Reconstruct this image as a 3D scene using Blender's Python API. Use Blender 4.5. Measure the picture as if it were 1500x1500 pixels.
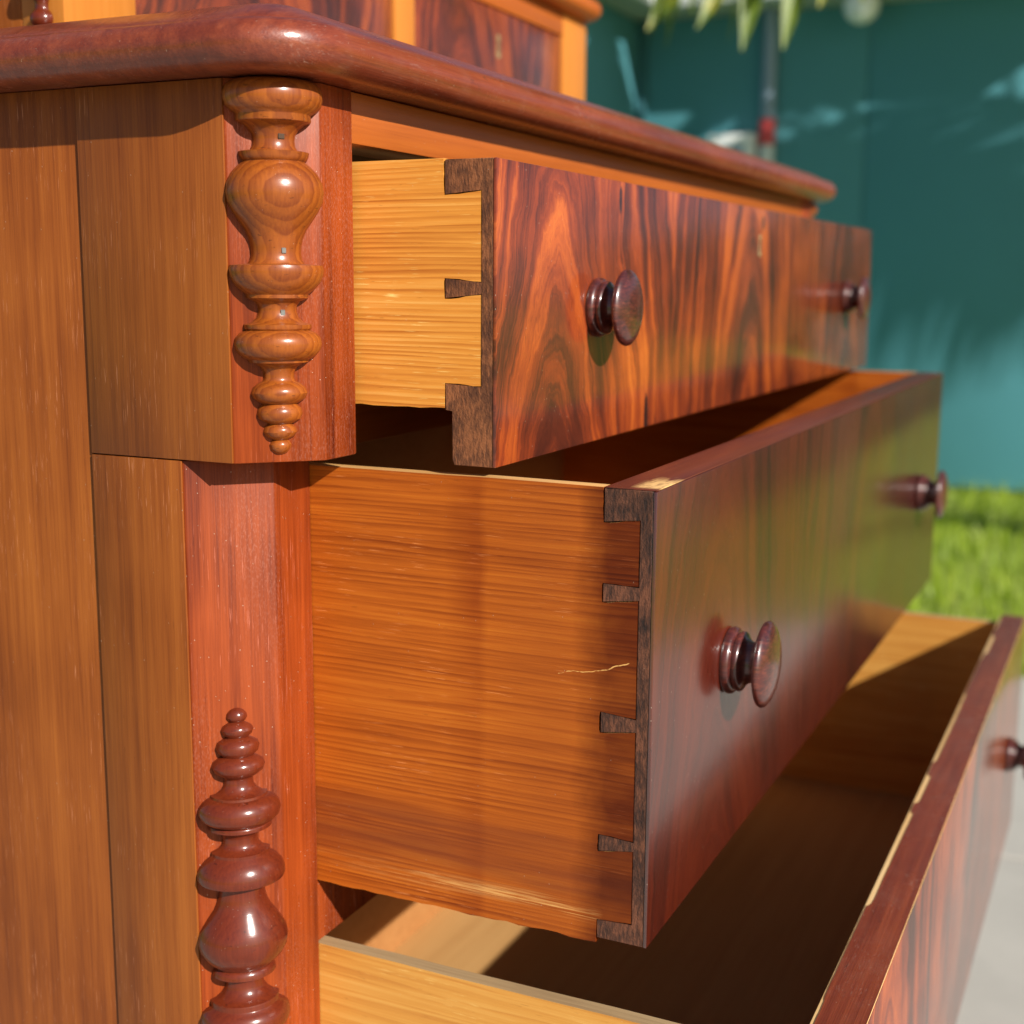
import bpy, bmesh, math, random
from mathutils import Vector, Matrix, noise as mnoise
random.seed(7)
# ------------------------------------------------------------------ scene, camera, light
for o in list(bpy.data.objects): bpy.data.objects.remove(o)
sc = bpy.context.scene; col = sc.collection
S = 0.70            # measured units -> metres
H = 1.00            # camera height
TH, PH, RO, F = 4.40920995e-01, 1.70231280e-01, 6.07503850e-03, 1962.77   # yaw from +X, pitch down, roll, focal px of 1500
d_ = Vector((math.cos(TH)*math.cos(PH), math.sin(TH)*math.cos(PH), -math.sin(PH)))
r_ = d_.cross(Vector((0, 0, 1))).normalized(); u_ = r_.cross(d_)
R_ = r_*math.cos(RO)+u_*math.sin(RO); U_ = u_*math.cos(RO)-r_*math.sin(RO)
cam = bpy.data.cameras.new('camera'); camo = bpy.data.objects.new('camera', cam); col.objects.link(camo)
m3 = Matrix((R_, U_, -d_)).transposed()
camo.matrix_world = Matrix.Translation((0, 0, H)) @ m3.to_4x4()
cam.sensor_width = 36; cam.lens = F/1500*36; cam.clip_start = .02; cam.clip_end = 500
cam.dof.use_dof = True; cam.dof.focus_distance = .97*S; cam.dof.aperture_fstop = 6.5; cam.dof.aperture_blades = 8
sc.camera = camo
SUN = Vector((.36, .785, -.50)).normalized()          # direction the light travels
w = bpy.data.worlds.new('World'); sc.world = w; w.use_nodes = True
wn = w.node_tree; bg = wn.nodes['Background']; sky = wn.nodes.new('ShaderNodeTexSky')
sky.sky_type = 'NISHITA'; sky.sun_disc = False
sky.sun_elevation = math.asin(-SUN.z); sky.sun_rotation = math.atan2(-SUN.x, -SUN.y)
wn.links.new(sky.outputs[0], bg.inputs[0]); bg.inputs[1].default_value = .058
sl = bpy.data.lights.new('sun', 'SUN'); so = bpy.data.objects.new('sun', sl); col.objects.link(so)
sl.energy = 5.0; sl.angle = math.radians(.5); sl.color = (1, .95, .87)
so.rotation_euler = SUN.to_track_quat('-Z', 'Y').to_euler(); so.location = (-3, -6, 6)
vs = sc.view_settings; vs.view_transform = 'Standard'; vs.look = 'None'; vs.gamma = 1; vs.exposure = .45; vs.use_curve_mapping = False

# ------------------------------------------------------------------ pixel rays (of the 1500 px photograph), measured units
def ray(x, y): return R_*((x-750)/F) - U_*((y-750)/F) + d_
def on(px, ax, val):
    d = ray(*px); return d*(val/d[ax])
# ------------------------------------------------------------------ node helper
class N:
    def __init__(s, name):
        s.m = bpy.data.materials.new(name); s.m.use_nodes = True; s.t = s.m.node_tree
        s.b = s.t.nodes['Principled BSDF']; s.co = None
    def new(s, k, **kw):
        n = s.t.nodes.new('ShaderNode'+k)
        for a, v in kw.items(): setattr(n, a, v)
        return n
    def link(s, a, b):
        if hasattr(a, 'links') or isinstance(a, bpy.types.NodeSocket): s.t.links.new(a, b)
        elif hasattr(b.default_value, '__len__') and not hasattr(a, '__len__'): b.default_value = [a]*len(b.default_value)
        elif hasattr(b.default_value, '__len__') and len(b.default_value) == 4 and len(a) == 3: b.default_value = (*a, 1)
        else: b.default_value = a
    def obj(s):
        if s.co is None: s.co = s.new('TexCoord').outputs['Object']
        return s.co
    def rnd(s): return s.new('ObjectInfo').outputs['Random']
    def math(s, op, a, b=0., c=0., clamp=False):
        n = s.new('Math', operation=op, use_clamp=clamp)
        for i, v in enumerate((a, b, c)): s.link(v, n.inputs[i])
        return n.outputs[0]
    def map(s, v, sc=(1, 1, 1), loc=(0, 0, 0), rot=(0, 0, 0)):
        n = s.new('Mapping'); s.link(v, n.inputs[0]); n.inputs[1].default_value = loc; n.inputs[2].default_value = rot; n.inputs[3].default_value = sc
        return n.outputs[0]
    def sep(s, v): n = s.new('SeparateXYZ'); s.link(v, n.inputs[0]); return n.outputs
    def comb(s, x, y, z):
        n = s.new('CombineXYZ')
        for i, v in enumerate((x, y, z)): s.link(v, n.inputs[i])
        return n.outputs[0]
    def vadd(s, a, b):
        n = s.new('VectorMath', operation='ADD'); s.link(a, n.inputs[0]); s.link(b, n.inputs[1]); return n.outputs[0]
    def noise(s, v, scale=1., det=4., rough=.55, dist=0.):
        n = s.new('TexNoise'); s.link(v, n.inputs['Vector']); n.inputs['Scale'].default_value = scale
        n.inputs['Detail'].default_value = det; n.inputs['Roughness'].default_value = rough; n.inputs['Distortion'].default_value = dist
        return n.outputs['Fac']
    def voro(s, v, scale):
        n = s.new('TexVoronoi'); s.link(v, n.inputs['Vector']); n.inputs['Scale'].default_value = scale
        return n.outputs['Distance'], n.outputs['Color']
    def rng(s, v, a, b, c=0., d=1., smooth=False):
        n = s.new('MapRange'); n.interpolation_type = 'SMOOTHSTEP' if smooth else 'LINEAR'; n.clamp = True
        for i, q in enumerate((v, a, b, c, d)): s.link(q, n.inputs[i])
        return n.outputs[0]
    def ramp(s, f, stops):
        n = s.new('ValToRGB'); s.link(f, n.inputs[0]); e = n.color_ramp.elements
        while len(e) < len(stops): e.new(.5)
        for i, (p, c) in enumerate(stops): e[i].position = p; e[i].color = (*c, 1) if len(c) == 3 else c
        return n.outputs[0]
    def mix(s, f, a, b, mode='MIX'):
        n = s.new('Mix', data_type='RGBA', blend_type=mode); n.clamp_factor = True
        s.link(f, n.inputs[0]); s.link(a, n.inputs[6]); s.link(b, n.inputs[7]); return n.outputs[2]
    def bump(s, h, strength=.3, dist=.0005, prev=None):
        n = s.new('Bump'); n.inputs['Strength'].default_value = strength; n.inputs['Distance'].default_value = dist
        s.link(h, n.inputs['Height'])
        if prev is not None: s.link(prev, n.inputs['Normal'])
        return n.outputs[0]
    def end(s, color, rough=.5, coat=0., coat_rough=.15, normal=None, spec=.5, metal=0., coat_normal=None):
        s.link(color, s.b.inputs['Base Color']); s.link(rough, s.b.inputs['Roughness']); s.link(coat, s.b.inputs['Coat Weight'])
        s.link(coat_rough, s.b.inputs['Coat Roughness']); s.b.inputs['Specular IOR Level'].default_value = spec; s.b.inputs['Metallic'].default_value = metal
        if normal is not None: s.link(normal, s.b.inputs['Normal'])
        if coat_normal is not None: s.link(coat_normal, s.b.inputs['Coat Normal'])
        return s.m
    def dust(s, c, amt=.5, scale=420., colr=(.62, .50, .38)):
        scale *= 1.7; amt *= .75
        v = s.obj(); d, cc = s.voro(v, scale); r = s.sep(cc)[0]
        m = s.math('MULTIPLY', s.math('LESS_THAN', d, .17), s.math('GREATER_THAN', r, .975))
        d2, c2 = s.voro(s.map(v, (1.7, 1.2, .6), (.3, .1, .2)), scale*.8); r2 = s.sep(c2)[1]
        m2 = s.math('MULTIPLY', s.math('LESS_THAN', d2, .13), s.math('GREATER_THAN', r2, .98))
        return s.mix(s.math('MULTIPLY', s.math('MAXIMUM', m, m2), amt), c, colr)

AX = {'x': 0, 'y': 1, 'z': 2}
def vscale(axis, al, ac): v = [ac]*3; v[AX[axis]] = al; return tuple(v)

def wood(name, axis, cols, lines=0., line_amp=.4, across='x', rough=.4, coat=.3, coat_rough=.2, bump=.25, blotch=.25, flecks=0., dust=.5, contrast=1., scale=1., post=None, wavy=4.5, spec=.3, coat_ior=1.5, coat_var=0., coat_bump=.10):
    """straight-grained board; cols = (dark, mid, light)"""
    n = N(name); r = n.rnd()
    co = n.vadd(n.obj(), n.comb(n.math('MULTIPLY', r, 3.1), n.math('MULTIPLY', r, 5.7), n.math('MULTIPLY', r, 4.3)))
    low = n.noise(n.map(co, vscale(axis, 2.2*scale, 14*scale)), 1, 3, .5)
    a = n.noise(n.map(co, vscale(axis, 5*scale, 120*scale)), 1, 5, .6, .25)
    b = n.noise(n.map(co, vscale(axis, 22*scale, 1100*scale)), 1, 3, .6)
    bl = n.noise(co, 9, 3, .5)
    f = n.math('ADD', n.math('MULTIPLY', a, .55), n.math('MULTIPLY', b, .25))
    f = n.math('ADD', f, n.math('MULTIPLY', low, .25)); f = n.math('ADD', f, n.math('MULTIPLY', n.math('SUBTRACT', bl, .5), blotch))
    mid_ = n.noise(n.map(co, vscale(axis, 9*scale, 430*scale), (.2, .5, .9)), 1, 4, .65); f = n.math('ADD', f, n.math('MULTIPLY', n.math('SUBTRACT', mid_, .5), .34))
    if lines:
        q = n.sep(co)[AX[across]]
        ph = n.math('ADD', n.math('MULTIPLY', q, lines), n.math('MULTIPLY', low, wavy)); ph = n.math('ADD', ph, n.math('MULTIPLY', a, .9))
        irr = n.noise(n.map(co, vscale(axis, .8, 34)), 1, 3, .6); ph = n.math('ADD', ph, n.math('MULTIPLY', irr, 7.))
        fr = n.math('FRACT', ph)
        ln = n.math('MULTIPLY', n.rng(fr, .25, .86), n.rng(fr, .90, 1., 1., 0.))
        am = n.math('MULTIPLY', n.math('MULTIPLY', n.rng(bl, .3, .65, .3, 1.), n.rng(n.noise(n.map(co, vscale(axis, 3, 150)), 1, 2), .3, .65, .2, 1.1)), line_amp)
        f = n.math('SUBTRACT', f, n.math('MULTIPLY', ln, am))
    f = n.math('ADD', n.math('MULTIPLY', n.math('SUBTRACT', f, .5), contrast), .5)
    c = n.ramp(f, [(.18, cols[0]), (.5, cols[1]), (.82, cols[2])])
    if flecks:
        fl = n.noise(n.map(co, vscale(axis, 60, 1500)), 1, 2, .5); patch = n.rng(n.noise(co, 26, 2, .5), .48, .62)
        fm = n.math('MULTIPLY', n.rng(fl, .64, .70), patch)
        c = n.mix(n.math('MULTIPLY', fm, flecks), c, tuple(min(1, x*1.5+.1) for x in cols[2]))
        df = n.rng(n.noise(n.map(co, vscale(axis, 90, 900), (.3, .7, .1)), 1, 2, .5), .70, .76)
        c = n.mix(n.math('MULTIPLY', df, flecks*.6), c, tuple(x*.4 for x in cols[0]))
    if post: c = post(n, c)
    if dust: c = n.dust(c, dust)
    nb = n.bump(n.math('ADD', n.math('MULTIPLY', b, .6), n.math('MULTIPLY', a, .6)), bump, .0006)
    rg = n.math('ADD', rough-.08, n.math('MULTIPLY', bl, .16))
    n.b.inputs['Coat IOR'].default_value = coat_ior
    cb = n.bump(n.noise(n.map(co, vscale(axis, 30, 500)), 1, 4, .6), coat_bump, .0004)
    if coat_var: coat_rough = n.math('ADD', coat_rough-.4*coat_var, n.math('MULTIPLY', n.noise(co, 40, 5, .7), coat_var))
    return n.end(c, rg, coat, coat_rough, nb, spec, coat_normal=cb)

def veneer(name, period=.4, c0=.06, z0=-.095, seed=0., bright=1., coat_rough=.1, chips=(), ior=1.5, flat=1., arch=.085, tint=(1., 1., 1.)):
    """book-matched flame mahogany, arches opening downward; object x along the front, z up"""
    n = N(name); o = n.obj(); x, y, z = n.sep(o)
    wp = n.noise(n.map(o, (9, 1, 7), (seed, 0, seed)), 1, 4, .55); wp2 = n.noise(n.map(o, (55, 1, 30), (seed, 3, 0)), 1, 4, .6)
    xs = n.math('ADD', x, n.math('MULTIPLY', n.math('SUBTRACT', wp, .5), .05))
    wv = n.math('PINGPONG', n.math('ADD', xs, 4*period-c0), period/2)
    zz = n.math('ADD', n.math('SUBTRACT', z, z0), n.math('MULTIPLY', n.math('SUBTRACT', wp2, .5), .02))
    r = n.math('ADD', n.math('POWER', n.math('DIVIDE', wv, .048), 1.75), n.math('DIVIDE', zz, arch))
    r = n.math('ADD', r, n.math('MULTIPLY', n.math('SUBTRACT', wp2, .5), .22))
    b1 = n.noise(n.comb(n.math('MULTIPLY', r, .9), n.math('MULTIPLY', x, 3.), seed), 1, 2, .5)
    b2 = n.noise(n.comb(n.math('MULTIPLY', r, 3.6), n.math('MULTIPLY', x, 5.), n.math('ADD', n.math('MULTIPLY', z, 4.), seed+4)), 1, 5, .62)
    b3 = n.noise(n.comb(n.math('MULTIPLY', r, 19.), n.math('MULTIPLY', x, 9.), n.math('MULTIPLY', z, 9.)), 1, 3, .6)
    fib = n.noise(n.map(o, (1300, 1, 40), (seed, 0, 0)), 1, 3, .6)
    cl = n.noise(n.map(o, (16, 1, 11), (seed+2, 0, seed)), 1, 3, .5)
    f = n.math('ADD', n.math('MULTIPLY', b1, .62), n.math('MULTIPLY', b2, .44)); f = n.math('ADD', f, n.math('MULTIPLY', b3, .20)); f = n.math('ADD', f, n.math('MULTIPLY', fib, .13))
    f = n.math('ADD', f, n.math('MULTIPLY', n.math('SUBTRACT', cl, .5), .46)); f = n.math('SUBTRACT', f, .205); f = n.math('ADD', n.math('MULTIPLY', n.math('SUBTRACT', f, .5), flat), .5)
    k = bright
    T = lambda q: tuple(v*k*t for v, t in zip(q, tint))
    c = n.ramp(f, [(.28, T((.035, .010, .007))), (.41, T((.10, .020, .010))), (.52, T((.26, .043, .012))), (.63, T((.46, .092, .016))), (.78, T((.64, .16, .024)))])
    po = n.rng(n.noise(n.map(o, (1500, 1, 110), (seed, 0, 1)), 1, 2, .5), .63, .70); c = n.mix(n.math('MULTIPLY', po, .6), c, (.016*k, .005*k, .004*k))
    for (cx, cz, rx, rz) in chips:
        dd = n.math('SQRT', n.math('ADD', n.math('POWER', n.math('DIVIDE', n.math('SUBTRACT', x, cx), rx), 2.), n.math('POWER', n.math('DIVIDE', n.math('SUBTRACT', z, cz), rz), 2.)))
        dd = n.math('ADD', dd, n.math('MULTIPLY', n.math('SUBTRACT', n.noise(o, 500, 2), .5), .7))
        c = n.mix(n.rng(dd, 1.05, .85), c, (.018, .010, .010))
    c = n.dust(c, .6, 380)
    sc1 = n.noise(n.map(o, (300, 1, 2500), (0, 0, 0), (0, .5, 0)), 1, 3, .6)
    cb = n.bump(n.math('ADD', n.noise(o, 60, 3, .5), n.math('MULTIPLY', sc1, .12)), .06, .002)
    rg = n.math('ADD', coat_rough-.03, n.math('MULTIPLY', n.noise(o, 14, 4, .6), .10))
    n.b.inputs['Coat IOR'].default_value = ior
    return n.end(c, .42, 1., rg, n.bump(fib, .15, .0004), .25, coat_normal=cb)

def endgrain(name, ca, cb_, dust=.4):
    n = N(name); o = n.obj()
    d = n.noise(n.map(o, (1, 900, 220), (0, 0, 0), (.6, 0, 0)), 1, 4, .6); e = n.noise(o, 45, 5, .6); g = n.noise(o, 900, 2, .6)
    c = n.ramp(n.math('ADD', n.math('MULTIPLY', d, .5), n.math('MULTIPLY', e, .5)), [(.38, ca), (.50, tuple(p*.6+q*.4 for p, q in zip(ca, cb_))), (.60, cb_)])
    c = n.dust(c, dust, 500)
    return n.end(c, .7, .05, .3, n.bump(n.math('ADD', d, g), .5, .0006), .3)

def turned(name, axis_pt, cols, coat_rough=.16, rings=70., ring_amp=.17, coat=.42):
    """turned wood: growth rings of a blank whose pith lies off to one side -> ovals on the bulbs"""
    n = N(name); o = n.obj(); x, y, z = n.sep(n.map(o, (1, 1, 1), tuple(-c for c in axis_pt)))
    wp = n.noise(n.map(o, (30, 30, 9)), 1, 3, .5)
    h = n.math('ADD', n.math('MULTIPLY', x, .707), n.math('MULTIPLY', y, .707))       # depth along chamfer normal
    ph = n.math('ADD', n.math('MULTIPLY', h, rings*4), n.math('MULTIPLY', wp, 2.6))
    fr = n.math('FRACT', ph); ln = n.math('MULTIPLY', n.rng(fr, .2, .85), n.rng(fr, .9, 1., 1., 0.))
    fib = n.noise(n.map(o, (700, 700, 25)), 1, 3, .6)
    f = n.math('SUBTRACT', n.math('ADD', .38, n.math('MULTIPLY', n.math('ADD', fib, wp), .27)), n.math('MULTIPLY', ln, ring_amp))
    c = n.ramp(f, [(.3, cols[0]), (.5, cols[1]), (.72, cols[2])])
    sc_ = n.rng(n.noise(n.map(o, (200, 200, 600), (0, 0, 0), (.5, .3, 0)), 1, 3, .65), .64, .70); c = n.mix(n.math('MULTIPLY', sc_, .5), c, tuple(q*.35 for q in cols[0]))
    c = n.dust(c, .5, 600)
    cb = n.bump(n.noise(n.map(o, (60, 60, 1500)), 1, 3, .6), .08, .0004)
    return n.end(c, .5, coat, coat_rough, n.bump(fib, .12, .0004), .12, coat_normal=cb)

def plain(name, c, rough=.5, var=.15, coat=0., metal=0., scale=20., bump=0., coat_rough=.1):
    n = N(name); o = n.obj(); f = n.noise(o, scale, 5, .6)
    cc = n.mix(f, tuple(v*(1-var) for v in c), tuple(min(1, v*(1+var)) for v in c))
    return n.end(cc, rough, coat, coat_rough, n.bump(f, bump, .01) if bump else None, metal=metal)
MAT = {}
# ------------------------------------------------------------------ mesh helpers (coordinates in metres, world; z above camera height H added by P)
def P(x, y, z): return Vector((x*S, y*S, z*S+H))
def setp(o, label=None, cat=None, group=None, kind=None):
    for k, v in (('label', label), ('category', cat), ('group', group), ('kind', kind)):
        if v: o[k] = v
    return o
def root(name, loc, label, cat, group=None):
    o = bpy.data.objects.new(name, None); o.location = loc; o.empty_display_size = .05; col.objects.link(o); setp(o, label, cat, group); return o
def finish(name, bm, mat, parent=None, smooth=None, kind=None, org=None):
    """link a bmesh in world coordinates; its data become local to the (grand)parent's world location"""
    base = Vector((0, 0, 0)); q = parent
    while q is not None: base += q.location; q = q.parent
    off = Vector(org)-base if org is not None else Vector((0, 0, 0))
    bmesh.ops.translate(bm, verts=bm.verts, vec=-(base+off))
    bmesh.ops.recalc_face_normals(bm, faces=bm.faces)
    me = bpy.data.meshes.new(name); bm.to_mesh(me); bm.free()
    for m in (mat if isinstance(mat, (list, tuple)) else [mat]): me.materials.append(m)
    if smooth is not None:
        for p in me.polygons: p.use_smooth = True
        me.set_sharp_from_angle(angle=math.radians(smooth))
    o = bpy.data.objects.new(name, me); col.objects.link(o); o.location = off
    if parent is not None: o.parent = parent
    if kind: o['kind'] = kind
    return o
def bev(bm, w, seg=2, geom=None):
    if w: bmesh.ops.bevel(bm, geom=geom or list(bm.edges), offset=w, segments=seg, affect='EDGES', profile=.5, clamp_overlap=True)
def add_box(bm, a, b):
    a, b = Vector(a), Vector(b); vs_ = [bm.verts.new((x, y, z)) for x in (a.x, b.x) for y in (a.y, b.y) for z in (a.z, b.z)]
    for f in ((0, 1, 3, 2), (4, 6, 7, 5), (0, 4, 5, 1), (2, 3, 7, 6), (0, 2, 6, 4), (1, 5, 7, 3)): bm.faces.new([vs_[i] for i in f])
def box(name, a, b, mat, parent=None, bw=.0008, **k):
    bm = bmesh.new(); add_box(bm, a, b); bev(bm, bw); return finish(name, bm, mat, parent, 40, **k)
def ubox(name, x0, x1, y0, y1, z0, z1, mat, parent=None, bw=.0008, **k):
    return box(name, P(x0, y0, z0), P(x1, y1, z1), mat, parent, bw, **k)
def add_prism(bm, pts, ax, a0, a1):
    """pts: 2-D points in the plane of the two other axes (cyclic order kept), metres/world"""
    def mk(p, a):
        v = [0, 0, 0]; o = [i for i in range(3) if i != ax]; v[o[0]], v[o[1]] = p; v[ax] = a; return bm.verts.new(v)
    A = [mk(p, a0) for p in pts]; B = [mk(p, a1) for p in pts]; n = len(pts)
    bm.faces.new(A); bm.faces.new(B[::-1])
    for i in range(n): bm.faces.new((A[i], B[i], B[(i+1) % n], A[(i+1) % n]))
def prism(name, pts, ax, a0, a1, mat, parent=None, bw=.0006, **k):
    bm = bmesh.new(); add_prism(bm, pts, ax, a0, a1); bev(bm, bw); return finish(name, bm, mat, parent, 40, **k)
def smooth_prof(pr, it=0):
    return pr
def add_lathe(bm, prof, org, axis, xdir, a0=0., a1=2*math.pi, seg=48, cap=True, flat=1.):
    """prof: (r, h); revolve round axis through org"""
    axis = Vector(axis).normalized(); xd = Vector(xdir).normalized(); yd = axis.cross(xd); full = abs(a1-a0-2*math.pi) < 1e-6
    n = seg if full else seg+1; rows = []
    for r, h in prof:
        rows.append([bm.verts.new(Vector(org)+axis*h+(xd*flat*math.cos(a0+(a1-a0)*i/seg)+yd*math.sin(a0+(a1-a0)*i/seg))*max(r, 1e-5)) for i in range(n)])
    for i in range(len(rows)-1):
        for j in range(seg):
            k = (j+1) % n
            bm.faces.new((rows[i][j], rows[i][k], rows[i+1][k], rows[i+1][j]))
    if cap and full:
        bm.faces.new(rows[0][::-1]); bm.faces.new(rows[-1])
def arc(cx, cz, rx, rz, a0, a1, n=6):
    return [(cx+rx*math.cos(math.radians(a0+(a1-a0)*i/n)), cz+rz*math.sin(math.radians(a0+(a1-a0)*i/n))) for i in range(n+1)]
#@@MATERIALS
CH_D, CH_M, CH_L = (.20, .055, .012), (.36, .115, .022), (.46, .165, .035)
MAT['side'] = wood('cherry_side_panel', 'z', ((.12, .024, .003), (.225, .056, .007), (.31, .088, .012)), rough=.5, coat=.12, coat_rough=.3, contrast=1.5, blotch=.4, flecks=.5)
def bloom(n, c):
    v = n.obj(); sp = n.rng(n.noise(n.map(v, (1, 1, .35)), 1500, 2, .6), .50, .66); pt = n.rng(n.noise(n.map(v, (14, 14, 5)), 1, 3, .6), .45, .68)
    dk = n.rng(n.noise(n.map(v, (420, 420, 9)), 1, 3, .6), .60, .74)
    c = n.mix(n.math('MULTIPLY', dk, .55), c, (.085, .010, .004))
    return n.mix(n.math('MULTIPLY', n.math('MULTIPLY', sp, pt), .24), c, (.48, .23, .17))
MAT['stile'] = wood('cherry_red_post', 'z', ((.075, .008, .002), (.205, .032, .005), (.32, .056, .009)), post=bloom, spec=.16, rough=.46, coat=.08, coat_rough=.33, contrast=1.7, blotch=.45, dust=.8, flecks=.45)
MAT['rail'] = wood('cherry_rail', 'x', ((.22, .045, .007), (.37, .088, .012), (.46, .125, .018)), rough=.45, coat=.2, contrast=.8)
def slab_scr(n, c):
    v = n.obj(); p = n.rng(n.noise(v, 16, 3, .6), .46, .64); p2 = n.rng(n.noise(n.map(v, (7, 30, 30)), 1, 4, .6), .48, .62)
    for rot, k in (((.3, .8, .2), .45), ((.1, -.5, .9), .35)):
        s1 = n.noise(n.map(v, (120, 700, 700), (0, 0, 0), rot), 1, 3, .6)
        c = n.mix(n.math('MULTIPLY', n.math('MULTIPLY', n.rng(s1, .62, .68), p), k), c, (.36, .20, .15))
    d1_ = n.rng(n.noise(n.map(v, (90, 260, 260)), 1, 4, .7), .60, .70)
    c = n.mix(n.math('MULTIPLY', n.math('MULTIPLY', d1_, p2), .7), c, (.045, .016, .012))
    return n.mix(n.math('MULTIPLY', n.rng(n.noise(v, 34, 5, .65), .5, .75), .16), c, (.30, .15, .11))
MAT['slab'] = wood('mahogany_top', 'x', ((.075, .012, .007), (.17, .030, .013), (.27, .056, .020)), spec=.2, rough=.4, coat=.65, coat_rough=.23, coat_ior=1.6, coat_var=.22, coat_bump=.35, contrast=1.5, bump=.6, dust=.8, post=slab_scr)
MAT['turn_up'] = turned('turned_walnut_brown', (0, 0, 0), ((.08, .014, .003), (.20, .042, .006), (.35, .090, .010)), .24, coat=.7, ring_amp=.12)
MAT['turn_lo'] = turned('turned_mahogany_red', (0, 0, 0), ((.035, .004, .002), (.080, .010, .004), (.15, .022, .006)), .18, coat=.85, ring_amp=.04)
MAT['pine1'] = wood('pale_pine', 'y', ((.44, .13, .018), (.72, .285, .045), (.88, .50, .14)), lines=330, line_amp=.30, across='z', rough=.55, coat=.0, coat_rough=.3, spec=.18, flecks=.6, contrast=1., bump=.3)
MAT['pine_in'] = wood('drawer_inside_pine', 'y', ((.26, .10, .03), (.42, .19, .06), (.52, .26, .09)), lines=200, line_amp=.2, across='z', rough=.7, coat=0, contrast=.8)
MAT['bottom'] = wood('drawer_bottom_board', 'x', ((.34, .16, .05), (.48, .26, .09), (.58, .34, .13)), rough=.75, coat=0, contrast=.8, bump=.15, scale=.6)
MAT['end1'] = endgrain('dark_end_grain', (.055, .020, .011), (.27, .095, .036))
MAT['end2'] = endgrain('blackened_end_grain', (.022, .012, .010), (.17, .062, .032))
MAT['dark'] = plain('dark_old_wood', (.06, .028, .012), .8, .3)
MAT['knob'] = None
MAT['grey_top'] = wood('weathered_board_edge', 'y', ((.20, .12, .06), (.36, .24, .12), (.48, .34, .19)), rough=.7, coat=0, contrast=1.4, dust=.8)
MAT['pale_top'] = wood('worn_board_edge', 'y', ((.42, .20, .06), (.60, .33, .11), (.72, .46, .2)), rough=.7, coat=0, contrast=1.4, dust=.8)
MAT['brass'] = plain('tarnished_brass', (.50, .40, .20), .4, .3, metal=.6, scale=900)
MAT['iron'] = plain('dull_nail_iron', (.16, .16, .15), .5, .5, metal=.5, scale=2000)
MAT['pale'] = wood('raw_splintered_wood', 'x', ((.50, .27, .10), (.72, .45, .19), (.85, .62, .33)), rough=.8, coat=0)

# ------------------------------------------------------------------ ground
MAT['patio'] = plain('patio_concrete', (.42, .39, .35), .85, .18, scale=6, bump=.15)
MAT['lawn'] = plain('lawn_soil', (.24, .30, .04), .9, .4, scale=12, bump=.3)
bm = bmesh.new(); add_box(bm, (-150, -150, -.4), (150, 150, -.02)); finish('ground', bm, MAT['lawn'], kind='structure')
bm = bmesh.new()
for i in range(-3, 3):
    for j in range(-3, 3):
        add_box(bm, (i*1.2+.006, j*1.2+.006, -.06), (i*1.2+1.194, j*1.2+1.194, 0))
bev(bm, .004, 1); finish('patio', bm, MAT['patio'], kind='structure')

# ------------------------------------------------------------------ the dresser carcass (measured units)
SX, CHX, SI = .7785, .8255, .868          # side plane, chamfer/stile edge, stile inner edge (upper)
YU, YL = .541, .5875                       # front planes: upper frieze, lower carcass
XC = 1.5755; XR = 2*XC-SX                  # centre, right side plane
YB = 1.26; ZF = -H/S                       # back, floor
ZT, ZM = .1370, -.1305                      # underside of top, bottom of frieze
def mx(x): return 2*XC-x
D = root('dresser', P(XC, YL, ZF), 'old cherry chest of drawers with chamfered corners and applied turnings, standing on the patio', 'dresser')
for s in (0, 1):
    f = (lambda x: x) if s == 0 else mx
    up = [(f(SX), .72), (f(SX), YU+.047), (f(CHX), YU), (f(SI), YU), (f(SI), .66), (f(.80), .72)]
    lo = [(f(SX), .72), (f(SX), YL+.047), (f(CHX), YL), (f(.8735), YL), (f(.8735), .68), (f(.80), .72)]
    prism('upper_post', [(x*S, y*S) for x, y in up], 2, ZM*S+H, ZT*S+H, [MAT['stile']], D, .0009)
    prism('lower_post', [(x*S, y*S) for x, y in lo], 2, (ZF+.06)*S+H, ZM*S+H-.0002, MAT['stile'], D, .0009)
    xa, xb = sorted((f(SX), f(SX+.03)))
    ubox('side_panel', xa, xb, .7205, YB, ZF+.06, ZT, MAT['side'], D)
    # turned feet
    for yy in (.66, 1.18):
        bm = bmesh.new(); pr = [(.020, 0), (.030, .004), (.034, .014), (.030, .026), (.022, .032), (.034, .036), (.036, .0425)]
        add_lathe(bm, pr, P(f(.835), yy, ZF), (0, 0, 1), (1, 0, 0), seg=28); finish('foot', bm, MAT['turn_lo'], D, 40)
# side faces of the posts carry the side-panel colour: paint by face direction is avoided, a thin facing board is laid on
for s in (0, 1):
    f = (lambda x: x) if s == 0 else mx
    for (z0, z1, y1) in ((ZM+.0005, ZT-.0005, YU+.0475), (ZF+.062, ZM-.0005, YL+.0475)):
        xa, xb = sorted((f(SX), f(SX-.002)))
        ubox('side_facing', xa, xb, y1, .7195, z0, z1, MAT['side'], D, .0004)
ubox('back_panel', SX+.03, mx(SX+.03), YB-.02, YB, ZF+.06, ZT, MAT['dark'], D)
ubox('top_rail', SI+.0006, mx(SI)-.0006, YU+.0015, YU+.05, .0995, ZT-.0005, MAT['rail'], D)
ubox('top_board', SX+.03, mx(SX+.03), YU+.052, YB-.02, .118, .1325, MAT['dark'], D)
ubox('drawer_rail', .8745, mx(.8745), YL+.012, YL+.07, -.136, -.100, MAT['rail'], D)
ubox('drawer_rail', .8745, mx(.8745), YL+.002, YL+.07, -.5445, -.4905, MAT['stile'], D)
ubox('drawer_rail', .8745, mx(.8745), YL+.002, YL+.07, -.935, -.895, MAT['stile'], D)
ubox('base_rail', .8745, mx(.8745), YL+.002, YL+.07, ZF+.06, -1.285, MAT['stile'], D)
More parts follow.
